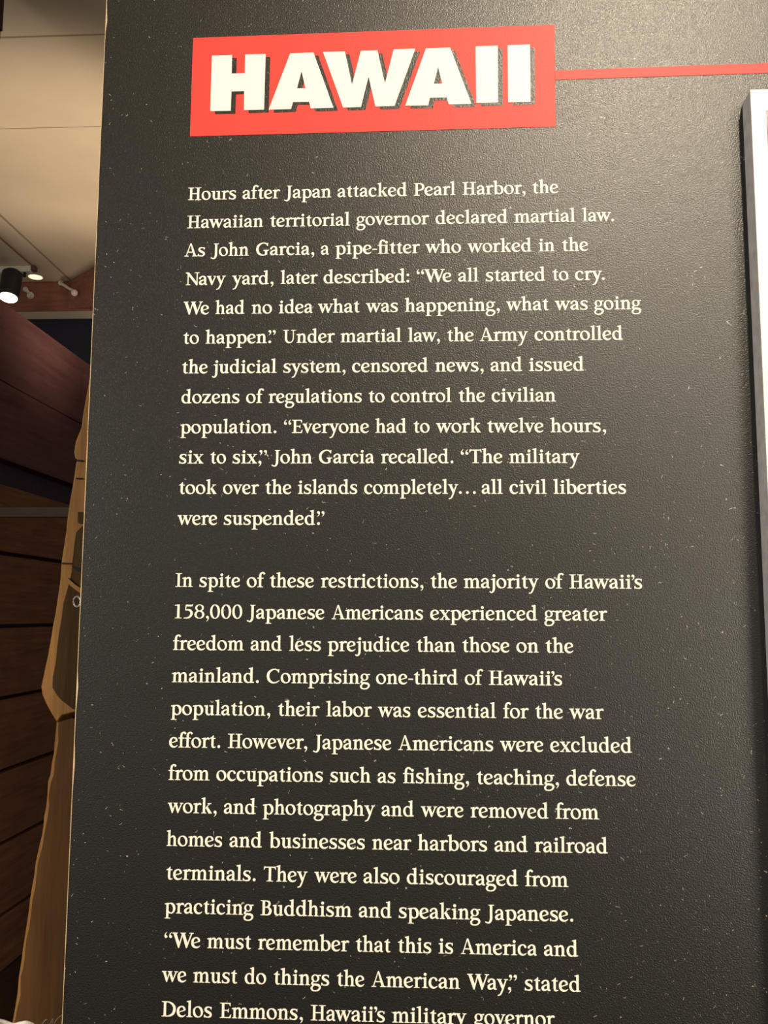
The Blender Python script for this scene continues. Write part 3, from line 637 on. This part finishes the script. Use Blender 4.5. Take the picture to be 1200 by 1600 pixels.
# chipped pale cut edge along the left side
zz = [0]
while zz[-1] < TOPZ-.02: zz.append(zz[-1]+random.uniform(.006, .02))
zz[-1] = TOPZ
prev = None
for q in zz:
    e = .00012+random.uniform(0, .0002)+(.0008 if random.random() < .03 else 0)
    r = [bm.verts.new((x0+e, -.0003, q)), bm.verts.new((x0-.00015, -.0003, q)), bm.verts.new((x0-.00015, .012, q)), bm.verts.new((x0+.0002, .012, q))]
    if prev:
        for k in range(4): bm.faces.new((prev[k], prev[(k+1) % 4], r[(k+1) % 4], r[k]))
    else: bm.faces.new(r)
    prev = r
bm.faces.new(prev[::-1])
o = new_mesh('cut_edge', bm, M_EDGE, sgn); o['label'] = 'pale chipped cut edge'

def flat(name, polys, out, mat, parent):
    """polys: list of (outline, [holes]) in sign units -> one printed mesh"""
    bm = bmesh.new()
    for pts, holes in polys:
        loops = [[Vector((a, b, 0)) for a, b in pts]]+[[Vector((a, b, 0)) for a, b in hh] for hh in holes]
        al = [v for lp in loops for v in lp]
        vs = [bm.verts.new(sign(v.x, v.y, out)) for v in al]
        for tr in geometry.tessellate_polygon(loops):
            f = bm.faces.new([vs[k] for k in tr]); f.normal_update()
            if f.normal.y > 0: f.normal_flip()
    return new_mesh(name, bm, mat, parent, recalc=False)
ban = flat('title_banner', [(TITLE['box'], [])], .0003, M_RED, sgn); ban['label'] = 'red heading banner'
rul = flat('heading_rule', [(TITLE['rule'][:1]+[tuple(TITLE['rule'][1])]+TITLE['rule'][2:], [])], .0003, M_RED, sgn); rul['label'] = 'red rule running right from the banner'
# carry the rule on to the right beyond the view
ru = TITLE['rule']; k = (40-ru[0][0])/(ru[1][0]-ru[0][0])
ext = [ru[0], (40, ru[0][1]+(ru[1][1]-ru[0][1])*k), (40, ru[3][1]+(ru[2][1]-ru[3][1])*k), ru[3]]
bpy.data.objects.remove(rul); rul = flat('heading_rule', [(ext, [])], .0003, M_RED, sgn); rul['label'] = 'red rule running right from the banner'
LET = [('H', None), ('A', 'Ah'), ('W', None), ('B', 'Bh'), ('I', None), ('J', None)]
sx, sy = .160, .103
shd = [([(a+sx, b+sy) for a, b in TITLE[k]], [[(a+sx, b+sy) for a, b in TITLE[h_]]] if h_ else []) for k, h_ in LET]
o = flat('lettering_shadow', shd, .0005, M_LAM, ban); o['label'] = 'black drop shadow of the heading letters'
o = flat('heading_lettering', [(TITLE[k], [TITLE[h_]] if h_ else []) for k, h_ in LET], .0007, M_WHITE, ban); o['label'] = 'HAWAII in heavy cream capitals'

GL = make_glyphs()
MESHED = {}
def glyph_tris(c):
    """merge a letter's strokes into one clean outline"""
    if c not in MESHED:
        vs, fs = [], []
        for q in GL[c]:
            a = sum(q[i][0]*q[(i+1) % len(q)][1]-q[(i+1) % len(q)][0]*q[i][1] for i in range(len(q)))
            if abs(a) < 1e-3: continue
            if a < 0: q = q[::-1]
            fs.append(list(range(len(vs), len(vs)+len(q)))); vs += [Vector(p) for p in q]
        V, E_, F, *_ = geometry.delaunay_2d_cdt(vs, [], fs, 0, 1e-4)
        def inside(x, y):
            for f in fs:
                n, hit = len(f), False
                for i in range(n):
                    p, q = vs[f[i]], vs[f[(i+1) % n]]
                    if (p.y > y) != (q.y > y) and x < (q.x-p.x)*(y-p.y)/(q.y-p.y)+p.x: hit = not hit
                if hit: return True
            return False
        F = [f for f in F if inside(sum(V[i].x for i in f)/len(f), sum(V[i].y for i in f)/len(f))]
        MESHED[c] = ([(v.x, v.y) for v in V], [list(f) for f in F])
    return MESHED[c]
def paragraph(rows, label):
    bm = bmesh.new()
    for k, ya, yb, words in rows:
        for text, wx0, wx1 in words:
            x = 0; pos = []
            for i, c in enumerate(text):
                l, wi, r = METR[c]
                if i: x += KERN.get(text[i-1]+c, 0)
                pos.append((c, x+l)); end = x+l+wi; x += l+wi+r
            st = pos[0][1]; sc = (wx1-wx0)/(end-st)
            for c, gx in pos:
                V, F = glyph_tris(c)
                vv = []
                for a, b in V:
                    X = (wx0+(gx+a-st)*sc)/320
                    vv.append(bm.verts.new(sign(X, ya+(yb-ya)*X/14-b/320, .0003)))
                for f in F:
                    try: g = bm.faces.new([vv[i] for i in f])
                    except ValueError: continue
                    g.normal_update()
                    if g.normal.y > 0: g.normal_flip()
    o = new_mesh('text_paragraph', bm, M_WHITE, sgn, recalc=False); o['label'] = label
    return o
paragraph([r for r in LINES if r[0] < 12], 'upper paragraph in cream serif type, opening with Hours after Japan')
paragraph([r for r in LINES if r[0] > 12], 'lower paragraph in cream serif type, opening with In spite of these')

# ------------------------------------------------------------------ raised photo board on the right of the sign
BX0, BX1, BY0, BY1, BD = 18.46, 50.0, -2.95, 31.0, .0166
a = sign(BX0, BY1); b = sign(BX1, BY0)
bm = bmesh.new(); add_box(bm, a.x, -BD, a.z, b.x, -.0003, b.z)
pb = new_mesh('photo_board', bm, M_CARDSIDE)
tag(pb, 'thick raised white-faced board mounted on the black sign at the right edge', 'board')
bm = bmesh.new(); add_box(bm, a.x-.0002, -BD-.0008, a.z, b.x, -BD+.0002, b.z+.0003)
o = new_mesh('white_facing', bm, M_CARD, pb); o['label'] = 'white front sheet'
def frontpt(px, py): return unproj(px, py, -CY-BD-.0012)
q = frontpt(1197.6, 172)
t_ = NT('printed_photograph'); v = t_.noise(t_.map(), 60, 4)
t_.base(t_.ramp(v, (.35, (.16, .13, .15)), (.6, (.45, .38, .40))))
bm = bmesh.new(); add_box(bm, q.x, -BD-.0012, a.z+.06, b.x-.03, -BD-.0007, q.z); o = new_mesh('photo_print', bm, t_.m, pb); o['label'] = 'greyish printed photograph'
